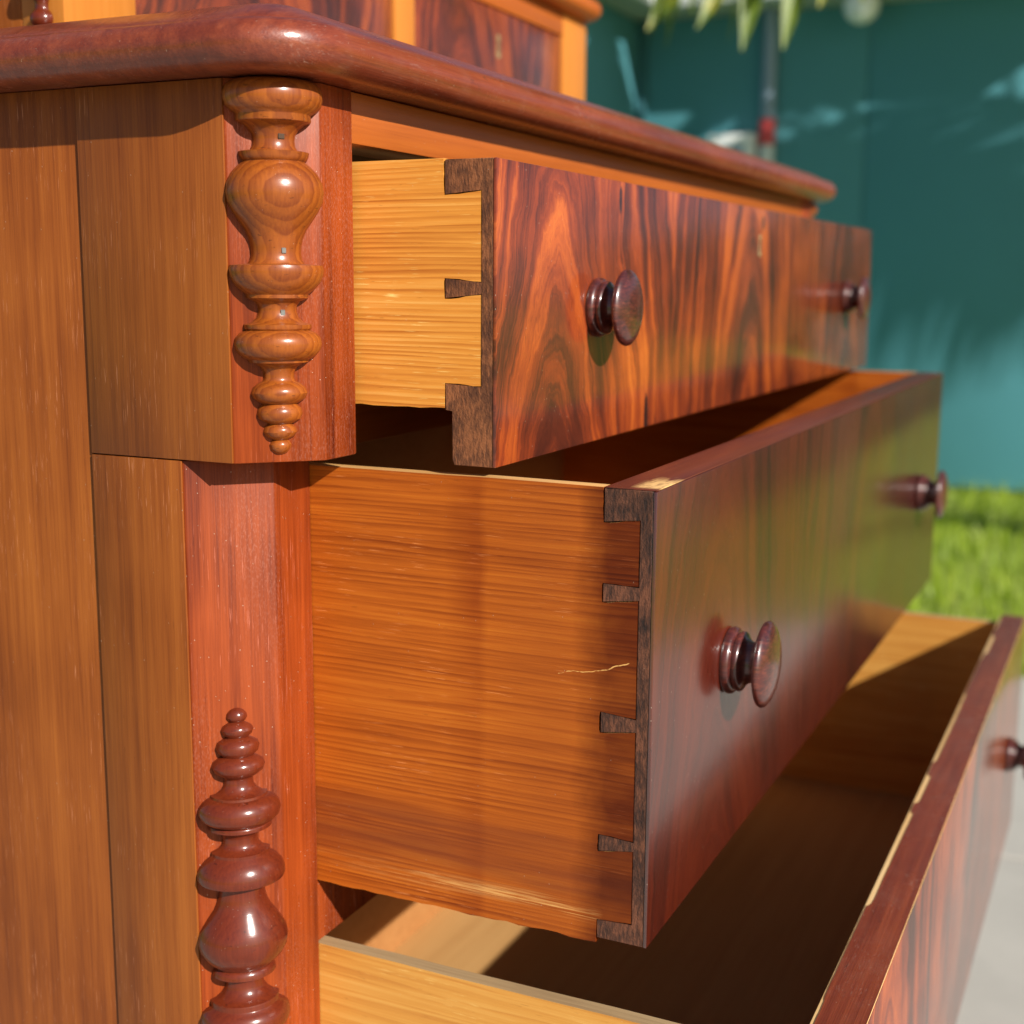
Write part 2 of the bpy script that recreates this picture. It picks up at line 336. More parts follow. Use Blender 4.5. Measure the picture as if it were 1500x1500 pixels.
for z in (-.118, -.52, -.92): ubox('dust_board', SX+.03, mx(SX+.03), YL+.0705, YB-.02, z-.008, z+.008, MAT['dark'], D)
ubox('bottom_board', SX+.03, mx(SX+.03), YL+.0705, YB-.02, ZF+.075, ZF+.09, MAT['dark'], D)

# top slab: moulded profile swept round the plan outline with clipped corners
def fillet_path(pts, r, n=6):
    out = []
    for i, p in enumerate(pts):
        p = Vector(p)
        if i in (0, len(pts)-1): out.append(p); continue
        a = (Vector(pts[i-1])-p).normalized(); b = (Vector(pts[i+1])-p).normalized(); ang = a.angle(b)
        t = r/math.tan(ang/2); A = p+a*t; B = p+b*t; c = p+(a+b).normalized()*(r/math.sin(ang/2))
        va, vb = A-c, B-c
        for k in range(n+1):
            v = va.lerp(vb, k/n); out.append(c+v.normalized()*r)
    return out
def moulded_slab(name, outline, prof, r, mat, parent, sub=24, jitter=.0):
    base = fillet_path(outline, r); pts = [base[0]]
    for a, b in zip(base, base[1:]):
        n = max(1, int((b-a).length/.03))
        pts += [a.lerp(b, (k+1)/n) for k in range(n)]
    bm = bmesh.new(); rows = []
    for i, p in enumerate(pts):
        t = (pts[min(i+1, len(pts)-1)]-pts[max(i-1, 0)]).normalized(); nrm = Vector((t.y, -t.x))
        if i == 0: nrm = Vector(((pts[1]-pts[0]).y, -(pts[1]-pts[0]).x)).normalized()
        rows.append((p, nrm))
    ctr = Vector((sum(p.x for p in pts)/len(pts), sum(p.y for p in pts)/len(pts)))
    sg = 1 if (rows[len(rows)//2][0]-ctr).dot(rows[len(rows)//2][1]) > 0 else -1
    V = []
    for p, nr in rows:
        row = []
        for o, z in prof:
            q = p+nr*sg*o; w_ = Vector((q.x*S, q.y*S, z*S+H))
            if jitter:
                nz = mnoise.noise(w_*38)*.6+mnoise.noise(w_*120)*.4; w_ += Vector((nr.x, nr.y, 0))*sg*nz*jitter
            row.append(bm.verts.new(w_))
        V.append(row)
    for i in range(len(V)-1):
        for j in range(len(prof)-1): bm.faces.new((V[i][j], V[i+1][j], V[i+1][j+1], V[i][j+1]))
    bm.faces.new([r_[0] for r_ in V]); bm.faces.new([r_[-1] for r_ in V]); bm.faces.new(V[0]); bm.faces.new(V[-1])
    return finish(name, bm, mat, parent, 42)
prof = [(-.03, 0), (.013, 0)] + arc(.0185, .0175, .0195, .0175, -90, 58, 16) + [(.0255, .0330), (.0222, .0340), (.0192, .0343), (.0186, .0350), (.0080, .0405), (-.004, .0463), (-.012, .0487), (-.020, .0492), (-.035, .0492)]
prof = [(o, z+.1372) for o, z in prof]
outl = [(SX, YB), (SX, YU+.019), (SX+.019, YU), (mx(SX+.019), YU), (mx(SX), YU+.019), (mx(SX), YB)]
moulded_slab('dresser_top', outl, prof, .030, MAT['slab'], D, jitter=.0006)

# applied half turnings: one profile measured along the upper one, tip to base (photograph pixels: y, half width)
SP = [(666, 0), (665, 5), (662, 11), (656, 16), (650, 17), (645, 14), (643, 11), (641, 15), (636, 23), (630, 26), (623, 24), (619, 19), (617.5, 18), (616, 22), (610, 32), (602, 35), (594, 33), (588, 27), (586.5, 26),
      (585, 30), (578, 40), (570, 43), (562, 40), (555, 32), (553, 27), (551, 25), (547, 23.5), (538, 24), (530, 29), (524, 38), (523, 45), (519, 46), (518, 50), (512, 58), (504, 64), (495, 66), (486, 64), (479, 58), (474, 48),
      (473, 50), (471, 51), (466, 51), (465, 49), (463, 40), (456, 32), (446, 29), (438, 29.5), (431, 35), (427, 45), (426, 47), (421, 47), (419, 49), (412, 58), (402, 66), (392, 70), (383, 71), (377.5, 69), (377, 66),
      (375, 43), (369, 39), (360, 37.5), (350, 38), (338, 40.5), (325, 46), (312, 55), (298, 64), (285, 70.5), (271, 73), (257, 71), (243, 64), (232, 54), (225.5, 46), (225, 46), (224, 48), (218, 51), (212, 52), (211, 50), (210, 36), (203, 32), (195, 31), (187, 32), (178, 38), (171, 47), (168, 55), (166, 56), (159, 55), (157, 56),
      (153, 63), (146, 70), (137, 73), (128, 73), (119, 70), (112, 63), (109, 55), (108, 40)]
MPX = .95*S/F/1.005
SPROF = [(hw*MPX*1.02, (666-y)*MPX) for y, hw in SP]
def half_turning(base, up, mat, parent, mirror=1, k=1.):
    nrm = Vector((-mirror, -1, 0)).normalized(); bm = bmesh.new()
    pr = [(r*k, h*k) for r, h in SPROF]
    add_lathe(bm, pr, base-nrm*.0006, (0, 0, up), nrm, -math.pi/2, math.pi/2, seg=40, cap=False, flat=.86)
    return finish('half_turning', bm, mat, parent, 38, org=base)
cxu, cyu = (SX+CHX)/2, YU+.0235; cyl = YL+.0235
def zch(py, c):    # height on the chamfer plane x+y=c seen at pixel row py on the turning's axis
    d = ray(*py); return d*(c/(d.x+d.y))
tipU = zch((408, 666), cxu+cyu); topU = Vector((0, 0, .1366)); tipL = zch((348, 1036), cxu+cyl)
kU = (topU.z-tipU.z)*S/SPROF[-1][1]
for s in (1, -1):
    X = cxu if s == 1 else mx(cxu)
    t = half_turning(P(X, cyu, tipU.z), 1, MAT['turn_up'], D, s, kU)
    if s == 1:
        for (px, py, rr) in ((418, 190, 24), (424, 356, 38), (416, 448, 29)):
            z = tipU.z+(666-py)*MPX*kU/S; nrm = Vector((-1, -1, 0)).normalized(); a = math.radians(8 if py > 400 else 14 if py < 300 else 10)
            rad = (31 if py < 300 else 37.6 if py < 400 else 29.2)*MPX*kU*.985
            dirv = (nrm*math.cos(a)+Vector((1, -1, 0)).normalized()*math.sin(a)).normalized()
            c = P(X, cyu, z)+nrm*math.cos(a)*rad*.86+Vector((1, -1, 0)).normalized()*math.sin(a)*rad-dirv*.0007
            bm = bmesh.new(); add_box(bm, (-.0008, -.0022, -.0015), (.0009, .0022, .0015)); bev(bm, .0004, 1)
            bm.transform(Matrix.Translation(c) @ dirv.to_track_quat('X', 'Z').to_matrix().to_4x4() @ Matrix.Scale(.55 if py > 300 else .8, 4, (0, 1, 0)))
            finish('nail', bm, MAT['iron'] if py > 300 else MAT['dark'], t, 40)
    half_turning(P(X, cyl, tipL.z), -1, MAT['turn_lo'], D, s, kU*1.015)

# ------------------------------------------------------------------ drawers
XO, XO2 = .8735, mx(.8735)
def knob_mat():
    n = N('dark_red_lacquered_knob'); o = n.obj()
    x, y, z = n.sep(o); g = n.noise(n.map(o, (260, 60, 900), (0, 0, 0), (0, .4, 0)), 1, 4, .6); b = n.noise(o, 120, 3, .5)
    c = n.ramp(n.math('ADD', n.math('MULTIPLY', g, .7), n.math('MULTIPLY', b, .3)), [(.35, (.030, .006, .006)), (.55, (.085, .016, .012)), (.75, (.20, .045, .022))])
    c = n.dust(c, .5, 500)
    return n.end(c, .35, .8, n.math('ADD', .06, n.math('MULTIPLY', b, .12)), None, .5)
MAT['knob'] = knob_mat()
KP = [(.0, 0.), (.0165, 0.), (.0180, .0008), (.0186, .0026), (.0182, .0045), (.0168, .0058), (.0158, .0060), (.0160, .0066), (.0166, .0076), (.0164, .0090), (.0152, .0100), (.0134, .0108), (.0120, .0124), (.0112, .0145), (.0112, .0162), (.0120, .0176),
      (.0140, .0186), (.0180, .0190), (.0214, .0192), (.0232, .0200), (.0238, .0213), (.0232, .0228), (.0210, .0244), (.0170, .0260), (.0120, .0272), (.006, .0278), (0, .0280)]
def knob(x, yf, z, k, parent):
    bm = bmesh.new(); p = P(x, yf, z)
    add_lathe(bm, [(r*k, h*k) for r, h in KP], p+Vector((0, .0004, 0)), (0, -1, 0), (1, 0, 0), seg=56, cap=False)
    bmesh.ops.remove_doubles(bm, verts=bm.verts, dist=1e-6)
    return finish('knob', bm, MAT['knob'], parent, 50, org=p)
def pin_yz(pts, xp): return [((q := on(p, 0, xp)).y, q.z) for p in pts]
def jag(a, b, n, amp):
    """points from a to b (exclusive ends) with small uneven steps in z"""
    out = []
    for i in range(1, n):
        t = i/n; out.append((a[0]+(b[0]-a[0])*t, a[1]+(b[1]-a[1])*t+random.uniform(-amp, amp)))
    return out
GAP = .0008   # measured units

def drawer(label, yf, ylap, ypin, ztop, zside_t, zside_b, zbot, pins, mats, veneer_mat, kz, kk, depth, lip=None, jagged=.0, zb=None):
    """pins: list of ((z_top_inner, z_bot_inner), (z_top_front, z_bot_front)) of the front's dovetail pins, top and bottom half pins included"""
    r0 = root('drawer', P(XC, yf, zbot), label, 'drawer', None)
    tk = .0140
    yb = yf+depth
    # ---- front board between and behind the sides
    vt = .0030
    bm = bmesh.new()
    prof = [(yf+vt, ztop), (ypin, ztop)]
    for i, ((a, b), (c, d)) in enumerate(pins):
        if i > 0: prof += [(ylap, c), (ypin, a)]
        if i < len(pins)-1: prof += [(ypin, b), (ylap, d)]
    prof += ([(ypin, lip[1]), (lip[0], lip[1]), (lip[0]+.0004, zbot+.004), (lip[0]-.0012, zbot)] if lip else [(ypin, zbot)]) + [(yf+vt, zbot)]
    for xa, xb in ((XO, XO+tk), (XO2-tk, XO2)): add_prism(bm, [(y*S, z*S+H) for y, z in prof], 0, xa*S, xb*S)
    bev(bm, .0003, 1)
    add_box(bm, P(XO+tk+.0002, yf+vt, zbot), P(XO2-tk-.0002, ylap, ztop))
    fr = finish('front', bm, mats['end'], r0, 40)
    ubox('front_core', XO+tk+.0004, XO2-tk-.0004, ylap+.0002, ypin, zbot, ztop-.0005, mats['inside'], fr, .0004)
    for s in (0, 1):
        # ---- side board with tails
        e = GAP
        pts = [(yb, zside_t)]
        # top edge towards the front
        pts += jag((yb, zside_t), (ypin+e, zside_t), 14, jagged*.4)
        pts += [(ypin+e, zside_t)]
        for i, ((a, b), (c, d)) in enumerate(pins):
            if i > 0:
                pts += [(ylap+e, c+e), (ypin+e, a+e)]
            if i < len(pins)-1:
                pts += [(ypin+e, b-e), (ylap+e, d-e)]
        rough_pts = []
        for a_, b_ in zip(pts, pts[1:]):
            rough_pts.append(a_)
            if a_[0] < ypin+.01 and b_[0] < ypin+.01:
                rough_pts += [(a_[0]+(b_[0]-a_[0])*k/5+random.uniform(-.0001, .0007), a_[1]+(b_[1]-a_[1])*k/5+random.uniform(-.0004, .0004)) for k in range(1, 5)]
        pts = rough_pts+[pts[-1]]
        pts += [(ypin+e, zside_b)]
        pts += jag((ypin+e, zside_b), (yb, zside_b), 60, jagged)
        pts += [(yb, zside_b)]
        xa, xb = (XO+.0004, XO+tk-.0002) if s == 0 else (XO2-tk+.0002, XO2-.0004)
        sb = prism('side_board', [(y*S, z*S+H) for y, z in pts], 0, xa*S, xb*S, [mats['side'], mats['top']], r0, .0003)
        for p_ in sb.data.polygons:
            if p_.normal.z > .8: p_.material_index = 1
    zb = zb if zb is not None else zside_b+.022
    ubox('bottom_board', XO+tk-.003, XO2-tk+.003, ypin+.0005, yb-.005, zb-.010, zb, MAT['bottom'], r0, 0)
    ubox('back_board', XO+tk, XO2-tk, yb-.016, yb, zb+.0005, zside_t-.01, mats['inside'], r0, .0006)
    # ---- veneer face
    bm = bmesh.new(); add_box(bm, P(XO-.0004, yf, zbot), P(XO2+.0004, yf+vt-.0002, ztop)); bev(bm, .0005, 2)
    finish('veneer', bm, veneer_mat, fr, 40, org=P(XO, yf, (ztop+zbot)/2))
    for x in (1.0650, mx(1.0650)): knob(x, yf, kz, kk, r0)
    return r0
XPL = .8738
Z1 = lambda py, px: on((px, py), 0, XPL).z
# --- top drawer
p1 = [((.0862, Z1(285, 650)), (.0862, Z1(277, 705))), ((Z1(408, 650), Z1(437, 650)), (Z1(415, 705), Z1(430, 705))), ((Z1(562, 652), -.0935), (Z1(568, 705), -.0935))]
MAT['v1'] = veneer('flame_veneer_top', .4, .075, -.105, 0., .88, .13, chips=[(.172, .066, .0022, .009), (.226, -.070, .0036, .016), (.505, .066, .004, .006)])
d1 = drawer('shallow top drawer with glowing flame veneer front, pulled out a little', .4254, .4370, .4672, .0862, .0870, -.0925, -.1345, p1,
       {'end': MAT['end1'], 'side': MAT['pine1'], 'inside': MAT['pine_in'], 'top': MAT['pale_top']}, MAT['v1'], -.0210, .94, .66, lip=(.4610, -.0940), jagged=.0006)
# --- second drawer: stained side
SCR = [(.0525, .1405, .028, .1444, .00028), (.0285, .1443, .0072, .1525, .00042)]
def stain2(n, c):
    x, y, z = n.sep(n.obj()); nz = n.noise(n.obj(), 40, 4, .6); nn = n.math('MULTIPLY', n.math('SUBTRACT', nz, .5), .02)
    yy = n.math('ADD', y, nn)
    near = n.rng(yy, .042, .024); near = n.math('MULTIPLY', near, n.rng(n.noise(n.map(n.obj(), (1, 14, 30)), 1, 3), .30, .55, .62, 1.))
    yb_ = n.math('ADD', y, n.math('MULTIPLY', nn, .3)); band = n.math('MULTIPLY', n.rng(yb_, .092, .097), n.rng(yb_, .118, .100)); band = n.math('MULTIPLY', band, n.rng(n.noise(n.map(n.obj(), (1, 10, 16), (2, 1, 0)), 1, 3), .35, .6, .25, .65))
    c = n.mix(band, c, (.55, .36, .34), 'MULTIPLY')
    wide = n.math('MULTIPLY', n.rng(yy, .10, .06), .30); c = n.mix(wide, c, (.26, .06, .012))
    lowd = n.math('MULTIPLY', n.rng(z, .058, .045), n.rng(z, .010, .022)); lowd = n.math('MULTIPLY', lowd, n.rng(n.noise(n.map(n.obj(), (1, 6, 70)), 1, 3), .35, .6, .15, .75))
    c = n.mix(lowd, c, (.20, .042, .012))
    edge = n.math('MULTIPLY', n.rng(z, .019, .013), n.rng(z, .006, .010)); edge = n.math('MULTIPLY', edge, n.math('MULTIPLY', n.rng(n.noise(n.map(n.obj(), (1, 26, 1300)), 1, 3, .6), .44, .58), n.rng(y, .19, .05, .25, 1.))); edge = n.math('MULTIPLY', edge, n.rng(n.noise(n.map(n.obj(), (1, 9, 160)), 1, 3), .40, .58)); edge = n.math('MULTIPLY', edge, n.rng(y, .024, .03))
    c = n.mix(n.math('MULTIPLY', edge, .75), c, (.86, .50, .17))
    c = n.mix(near, c, (.30, .20, .20), 'MULTIPLY')
    for (y0, z0, y1, z1, th) in SCR:
        t = n.math('DIVIDE', n.math('SUBTRACT', y, y0), y1-y0); zl = n.math('ADD', n.math('MULTIPLY', t, z1-z0), z0)
        dz = n.math('ABSOLUTE', n.math('SUBTRACT', n.math('ADD', z, n.math('MULTIPLY', n.math('SUBTRACT', n.noise(n.obj(), 90, 3), .5), .004)), zl))
        m = n.math('MULTIPLY', n.rng(dz, th, th*.4), n.math('MULTIPLY', n.rng(t, 0., .06), n.rng(t, 1., .94))); m = n.math('MULTIPLY', m, n.rng(n.noise(n.obj(), 260, 2), .38, .5))
        c = n.mix(m, c, (.78, .42, .13))
    return c
MAT['pine2'] = wood('stained_pine', 'y', ((.20, .032, .003), (.46, .105, .009), (.64, .19, .018)), lines=300, line_amp=.30, across='z', rough=.48, coat=.0, coat_rough=.28, spec=.18, flecks=.38, contrast=1.05, bump=.3, post=stain2)
p2 = [((-.1432, Z1(765, 891)), (-.1432, Z1(762, 947))), ((Z1(855, 886), Z1(882, 886)), (Z1(863, 944), Z1(880, 944))), ((Z1(1043, 881), Z1(1073, 881)), (Z1(1057, 938), Z1(1073, 938))),
      ((Z1(1222, 875), Z1(1246, 875)), (Z1(1236, 930), Z1(1247, 930))), ((Z1(1346, 870), -.4820), (Z1(1356, 925), -.4820))]
MAT['v2'] = veneer('flame_veneer_second', .46, .11, -.17, 5.3, .28, .19, ior=2.1, flat=.42, tint=(1.05, .70, .8))
d2 = drawer('deep second drawer with stained orange side and large dark knobs, pulled out halfway', .3005, .3120, .3400, -.1432, -.1424, -.4880, -.4835, p2,
       {'end': MAT['end2'], 'side': MAT['pine2'], 'inside': MAT['pine_in'], 'top': MAT['pale_top']}, MAT['v2'], -.3125, 1.07, .68, jagged=.0013)
# --- third drawer
MAT['pine3'] = wood('golden_pine', 'y', ((.46, .16, .026), (.66, .30, .056), (.78, .43, .11)), lines=200, line_amp=.26, across='z', rough=.55, coat=.1, flecks=.5, contrast=1., bump=.3)
p3 = [((-.5350, -.555), (-.5350, -.553)), ((-.65, -.667), (-.653, -.664)), ((-.76, -.777), (-.763, -.774)), ((-.868, -.8815), (-.872, -.8815))]
MAT['v3'] = veneer('flame_veneer_third', .46, .11, -.17, 9.1, .8, .15)
d3 = drawer('third drawer with a chipped front edge, pulled out furthest above the closed bottom drawer', .1480, .1600, .1860, -.5350, -.5450, -.8880, -.8825, p3,
       {'end': MAT['end2'], 'side': MAT['pine3'], 'inside': MAT['pine_in'], 'top': MAT['grey_top']}, MAT['v3'], -.705, 1.0, .70, jagged=.0010, zb=-.8650)
# --- bottom drawer, shut
p4 = [((-.937, -.955), (-.937, -.953)), ((-1.265, -1.28), (-1.268, -1.28))]
d4 = drawer('closed bottom drawer under the third drawer', YL-.008, YL+.004, YL+.03, -.937, -.94, -1.28, -1.282, p4,
       {'end': MAT['end2'], 'side': MAT['pine3'], 'inside': MAT['pine_in'], 'top': MAT['grey_top']}, MAT['v3'], -1.11, 1.0, .60)
# chipped veneer on the top edge of the third drawer's front
bm = bmesh.new(); top = []; n_ = 520; rc = random.Random(11); lev = 0.; nxt = 0; rag = 0
for i in range(n_+1):
    if i >= nxt:
        lev = rc.choice((0, 0, .0006, .0012, .002, .0035, .0048))*rc.uniform(.7, 1.2); nxt = i+int(rc.choice((4, 9, 16, 30, 55))*rc.uniform(.6, 1.4)); rag = rc.uniform(.0001, .0005)
    x = XO+(XO2-XO)*i/n_; cur_ = lev if not top else .55*lev+.45*(.1850-top[-1][1]-.0002)
    top.append((x, .1850-cur_-rag*abs(mnoise.noise(Vector((x*160, 1, 3))))-.0002))
pts = [(x*S, y*S) for x, y in top]+[(XO2*S, .1485*S), (XO*S, .1485*S)]
add_prism(bm, pts, 2, -.5349*S+H, -.5331*S+H); MAT['slabcap'] = MAT['slab']
fr3 = [c for c in d3.children if c.name.startswith('front')][0]
cap = finish('edge_strip', bm, [MAT['slab'], MAT['pale']], fr3, 40)
for p in cap.data.polygons:
    if abs(p.normal.z) < .5: p.material_index = 1
ubox('raw_edge', XO+.0145, XO2-.0145, .1700, .1864, -.5349, -.5339, MAT['pale'], fr3, .0002)
# raw worn corner on the second drawer's front edge
fr2 = [c for c in d2.children if c.name.startswith('front')][0]
def worn(n, c):
    x, y, z = n.sep(n.obj()); nz = n.noise(n.map(n.obj(), (60, 300, 1)), 1, 4, .6)
    m = n.math('MULTIPLY', n.rng(x, .002, .008), n.rng(n.math('ADD', x, n.math('MULTIPLY', nz, .05)), .066, .052)); m = n.math('MULTIPLY', m, n.rng(n.math('ADD', y, n.math('MULTIPLY', nz, .012)), .022, .017))
    return n.mix(n.math('MULTIPLY', m, n.rng(nz, .25, .5)), c, (.72, .44, .17))
MAT['edge2'] = wood('worn_front_edge', 'x', ((.07, .014, .008), (.13, .028, .013), (.19, .045, .018)), rough=.4, coat=.4, coat_rough=.2, dust=.8, post=worn)
ubox('top_edge', XO, XO2, .3010, .3396, -.1429, -.1420, MAT['edge2'], fr2, .0003, org=P(XO, .3010, -.142))
# keyhole escutcheon of the top drawer
def keyhole(px, yf, parent, k=1.):
    q = on(px, 1, yf); c = P(q.x, q.y, q.z); bm = bmesh.new(); o = []
    for i in range(20):
        a = math.radians(-60+300*i/19); o.append((c.x+.0032*k*math.cos(a), c.z+.004*k+.0034*k*math.sin(a)))
    o += [(c.x-.0034*k, c.z-.009*k), (c.x-.0018*k, c.z-.0105*k), (c.x+.0018*k, c.z-.0105*k), (c.x+.0034*k, c.z-.009*k)]
    add_prism(bm, o, 1, c.y-.0005, c.y+.002); e = finish('keyhole_plate', bm, MAT['brass'], parent, 40)
    bm = bmesh.new(); add_box(bm, (c.x-.0009*k, c.y-.0007, c.z-.007*k), (c.x+.0009*k, c.y+.001, c.z+.005*k)); finish('keyhole', bm, MAT['dark'], e)
keyhole((1113, 357), .4254, d1)

# ------------------------------------------------------------------ small chest on the dresser top
YBX = .90; BL, BR = mx(2.188), 2.188
B = root('deck_box', P(XC, YBX, .1864), 'small two-door cabinet of flame veneer standing on the dresser top', 'cabinet')
MAT['box_stile'] = wood('golden_cherry_stile', 'z', ((.36, .11, .015), (.50, .175, .025), (.58, .22, .04)), rough=.45, coat=.15, contrast=.7)
MAT['vb'] = veneer('flame_veneer_cabinet', .30, .10, -.07, 2.2, .75, .16)
ZB0, ZB1 = .1864, .432
for xa, xb in ((BL, BL+.096), (1.5500, 1.6010), (BR-.096, BR)): ubox('stile', xa, xb, YBX, YBX+.05, ZB0, ZB1, MAT['box_stile'], B)
for xa, xb in ((BL+.0965, 1.5495), (1.6015, BR-.0965)):
    ubox('rail', xa, xb, YBX+.001, YBX+.05, .3945, ZB1, MAT['rail'], B)
    bm = bmesh.new(); add_box(bm, P(xa+.0008, YBX+.004, ZB0+.003), P(xb-.0008, YBX+.02, .3937)); bev(bm, .0006, 2)
    dr = finish('door', bm, MAT['vb'], B, 40, org=P(xa, YBX, .29))
    for o_ in ((730, 65),):
        q = on(o_, 1, YBX+.004)
        keyhole(o_ if xa > 1.5 else (o_[0]-.0, o_[1]), YBX+.004, dr, 1.3) if xa > 1.5 else None
for xa, xb in ((BL, BL+.03), (BR-.03, BR)): ubox('side_panel', xa, xb, YBX+.0505, 1.23, ZB0, ZB1, MAT['side'], B)
ubox('back_panel', BL+.03, BR-.03, 1.215, 1.23, ZB0, ZB1, MAT['dark'], B)
pb = [(-.03, ZB1), (.004, ZB1)] + arc(.012, ZB1+.016, .017, .016, -90, 75, 10) + [(.010, ZB1+.0335), (.002, ZB1+.038), (-.03, ZB1+.039)]
moulded_slab('cabinet_top', [(BL, 1.23), (BL, YBX), (BR, YBX), (BR, 1.23)], pb, .012, MAT['rail'], B)
for s in (1, -1):
    X = BL-.0006 if s == 1 else BR+.0006
    bm = bmesh.new(); nrm = Vector((-s, 0, 0)); k = (ZB1-ZB0-.004)*S/SPROF[-1][1]
    add_lathe(bm, [(r*k*.62, h*k) for r, h in SPROF], P(X, YBX+.024, ZB0+.002), (0, 0, 1), nrm, -math.pi/2, math.pi/2, seg=28, cap=False)
    finish('half_turning', bm, MAT['turn_lo'], B, 40)

# ------------------------------------------------------------------ house behind (metres, z from ground)
XW, YC, ZS = 6.954, 2.553, 1.35+H
MAT['teal'] = plain('teal_painted_wall', (.070, .26, .31), .75, .06, scale=3, bump=.05)
MAT['white'] = plain('white_eave_paint', (.78, .80, .80), .6, .05, scale=4)
MAT['soffit'] = plain('grey_green_soffit', (.42, .47, .42), .7, .06)
MAT['roof'] = plain('grey_roof_sheet', (.20, .21, .22), .7, .2)
HS = root('house', (XW, YC, 0), 'teal painted house wall corner with pale eaves behind the dresser', 'house')
nb = 0
for i in range(2):
    y1 = YC-.002-i*1.2; box('wall_panel', (XW, y1-1.196, 0), (XW+.12, y1, ZS), MAT['teal'], HS, .004)
for i in range(5):
    x1 = XW-.002-i*1.2; box('wall_panel', (x1-1.196, YC, 0), (x1, YC+.12, ZS), MAT['teal'], HS, .004)
box('corner_shade_strip', (XW-.045, YC-.045, .0), (XW-.001, YC-.001, ZS-.002), plain('teal_corner_shade', (.03, .13, .16), .7), HS, .004)  # dark strip standing in for the shade of the inside corner
OR, OL = .309, .184
box('soffit', (XW-OR, 0.1, ZS), (XW+.2, YC+.2, ZS+.02), MAT['soffit'], HS, .002)
box('soffit', (1., YC-OL, ZS), (XW-OR-.001, YC+.2, ZS+.02), MAT['soffit'], HS, .002)
box('fascia', (XW-OR-.03, 0.1, ZS-.004), (XW-OR-.001, YC-OL-.031, ZS+.17), MAT['white'], HS, .004)
box('fascia', (1., YC-OL-.03, ZS-.004), (XW-OR-.001, YC-OL-.001, ZS+.17), MAT['white'], HS, .004)
bm = bmesh.new()
for pts in ([(XW-OR-.06, 0.1, ZS+.172), (XW-OR-.06, YC-OL-.06, ZS+.172), (XW+3, YC+3, ZS+1.1), (XW+3, 0.1, ZS+1.1)], [(1., YC-OL-.06, ZS+.172), (XW-OR-.06, YC-OL-.06, ZS+.172), (XW+3, YC+3, ZS+1.1), (1., YC+3, ZS+1.1)]):
    A = [bm.verts.new(p) for p in pts]; Bv = [bm.verts.new(Vector(p)+Vector((0, 0, .03))) for p in pts]; bm.faces.new(A); bm.faces.new(Bv[::-1])
    for i in range(4): bm.faces.new((A[i], A[(i+1) % 4], Bv[(i+1) % 4], Bv[i]))
finish('roof', bm, MAT['roof'], HS)
def w_at(px):
    d = ray(*px); q = d*(XW/d.x); return Vector((q.x, q.y, q.z+H))
c = w_at((1127, 190))
bm = bmesh.new(); add_lathe(bm, [(.036, 0), (.036, ZS-.003)], (XW-.042, c.y, .0), (0, 0, 1), (1, 0, 0), seg=20); cd = finish('conduit_pipe', bm, plain('blue_grey_pipe', (.24, .32, .44), .5), HS, 40)
za, zb_ = w_at((1127, 176)).z, w_at((1127, 214)).z
bm = bmesh.new(); add_lathe(bm, [(.039, zb_), (.039, za)], (XW-.042, c.y, 0), (0, 0, 1), (1, 0, 0), seg=20); finish('red_tag', bm, plain('red_tape', (.62, .06, .07), .5), cd, 40)
bm = bmesh.new(); add_lathe(bm, [(.039, zb_-.22), (.039, zb_-.002)], (XW-.042, c.y, 0), (0, 0, 1), (1, 0, 0), seg=20); finish('pale_tag', bm, plain('pale_tape', (.6, .64, .68), .5), cd, 40)
a, b = w_at((1046, 201)), w_at((1112, 201)); zt = a.z
mb = box('meter_box', (XW-.11, b.y, zt-.46), (XW-.001, a.y, zt), MAT['white'], HS, .006)
box('meter_window', (XW-.114, b.y+.05, zt-.40), (XW-.108, a.y-.05, zt-.06), plain('meter_glass_blue', (.20, .34, .48), .1), mb, .003)
# white globe lamp under the eave
g = ray(1262, 8); g = g*((XW-.22)/g.x); gp = Vector((g.x, g.y, g.z+H))
L = root('eave_lamp', gp, 'white rounded globe hanging under the eave of the teal house', 'lamp')
bm = bmesh.new(); bmesh.ops.create_uvsphere(bm, u_segments=28, v_segments=18, radius=.085); bmesh.ops.translate(bm, verts=bm.verts, vec=gp); finish('globe', bm, plain('white_globe', (.85, .87, .88), .25), L, 40)
bm = bmesh.new(); add_lathe(bm, [(.05, ZS-.02), (.05, ZS-.0005)], (gp.x, gp.y, 0), (0, 0, 1), (1, 0, 0), seg=20); add_lathe(bm, [(.012, gp.z+.07), (.012, ZS-.019)], (gp.x, gp.y, 0), (0, 0, 1), (1, 0, 0), seg=12); finish('hanger', bm, MAT['white'], L, 40)

# ------------------------------------------------------------------ palm beside the house
def leaf_mat(name, a, b, tip):
    n = N(name); o = n.obj(); f = n.noise(o, 3, 4, .6); g = n.noise(o, 30, 2, .5)
    c = n.ramp(n.math('ADD', n.math('MULTIPLY', f, .7), n.math('MULTIPLY', g, .3)), [(.35, a), (.55, b), (.72, tip)])
    m = n.end(c, .45, .1, .3); tr = n.new('BsdfTranslucent'); n.link(c, tr.inputs[0]); mx_ = n.new('ShaderNodeMixShader'[10:] if False else 'MixShader'); mx_.inputs[0].default_value = .4
    out = [q for q in n.t.nodes if q.type == 'OUTPUT_MATERIAL'][0]; n.t.links.new(n.b.outputs[0], mx_.inputs[1]); n.t.links.new(tr.outputs[0], mx_.inputs[2]); n.t.links.new(mx_.outputs[0], out.inputs[0])
    return m
MAT['frond'] = leaf_mat('palm_leaf', (.09, .15, .015), (.20, .26, .025), (.55, .40, .04))
MAT['trunk'] = plain('palm_trunk', (.22, .17, .12), .9, .4, scale=30, bump=.5)
TP = Vector((5.35, -.85, 0)); CZ = 3.60
PT = root('palm_tree', TP, 'green and yellow palm with drooping fronds in front of the teal wall', 'palm tree')
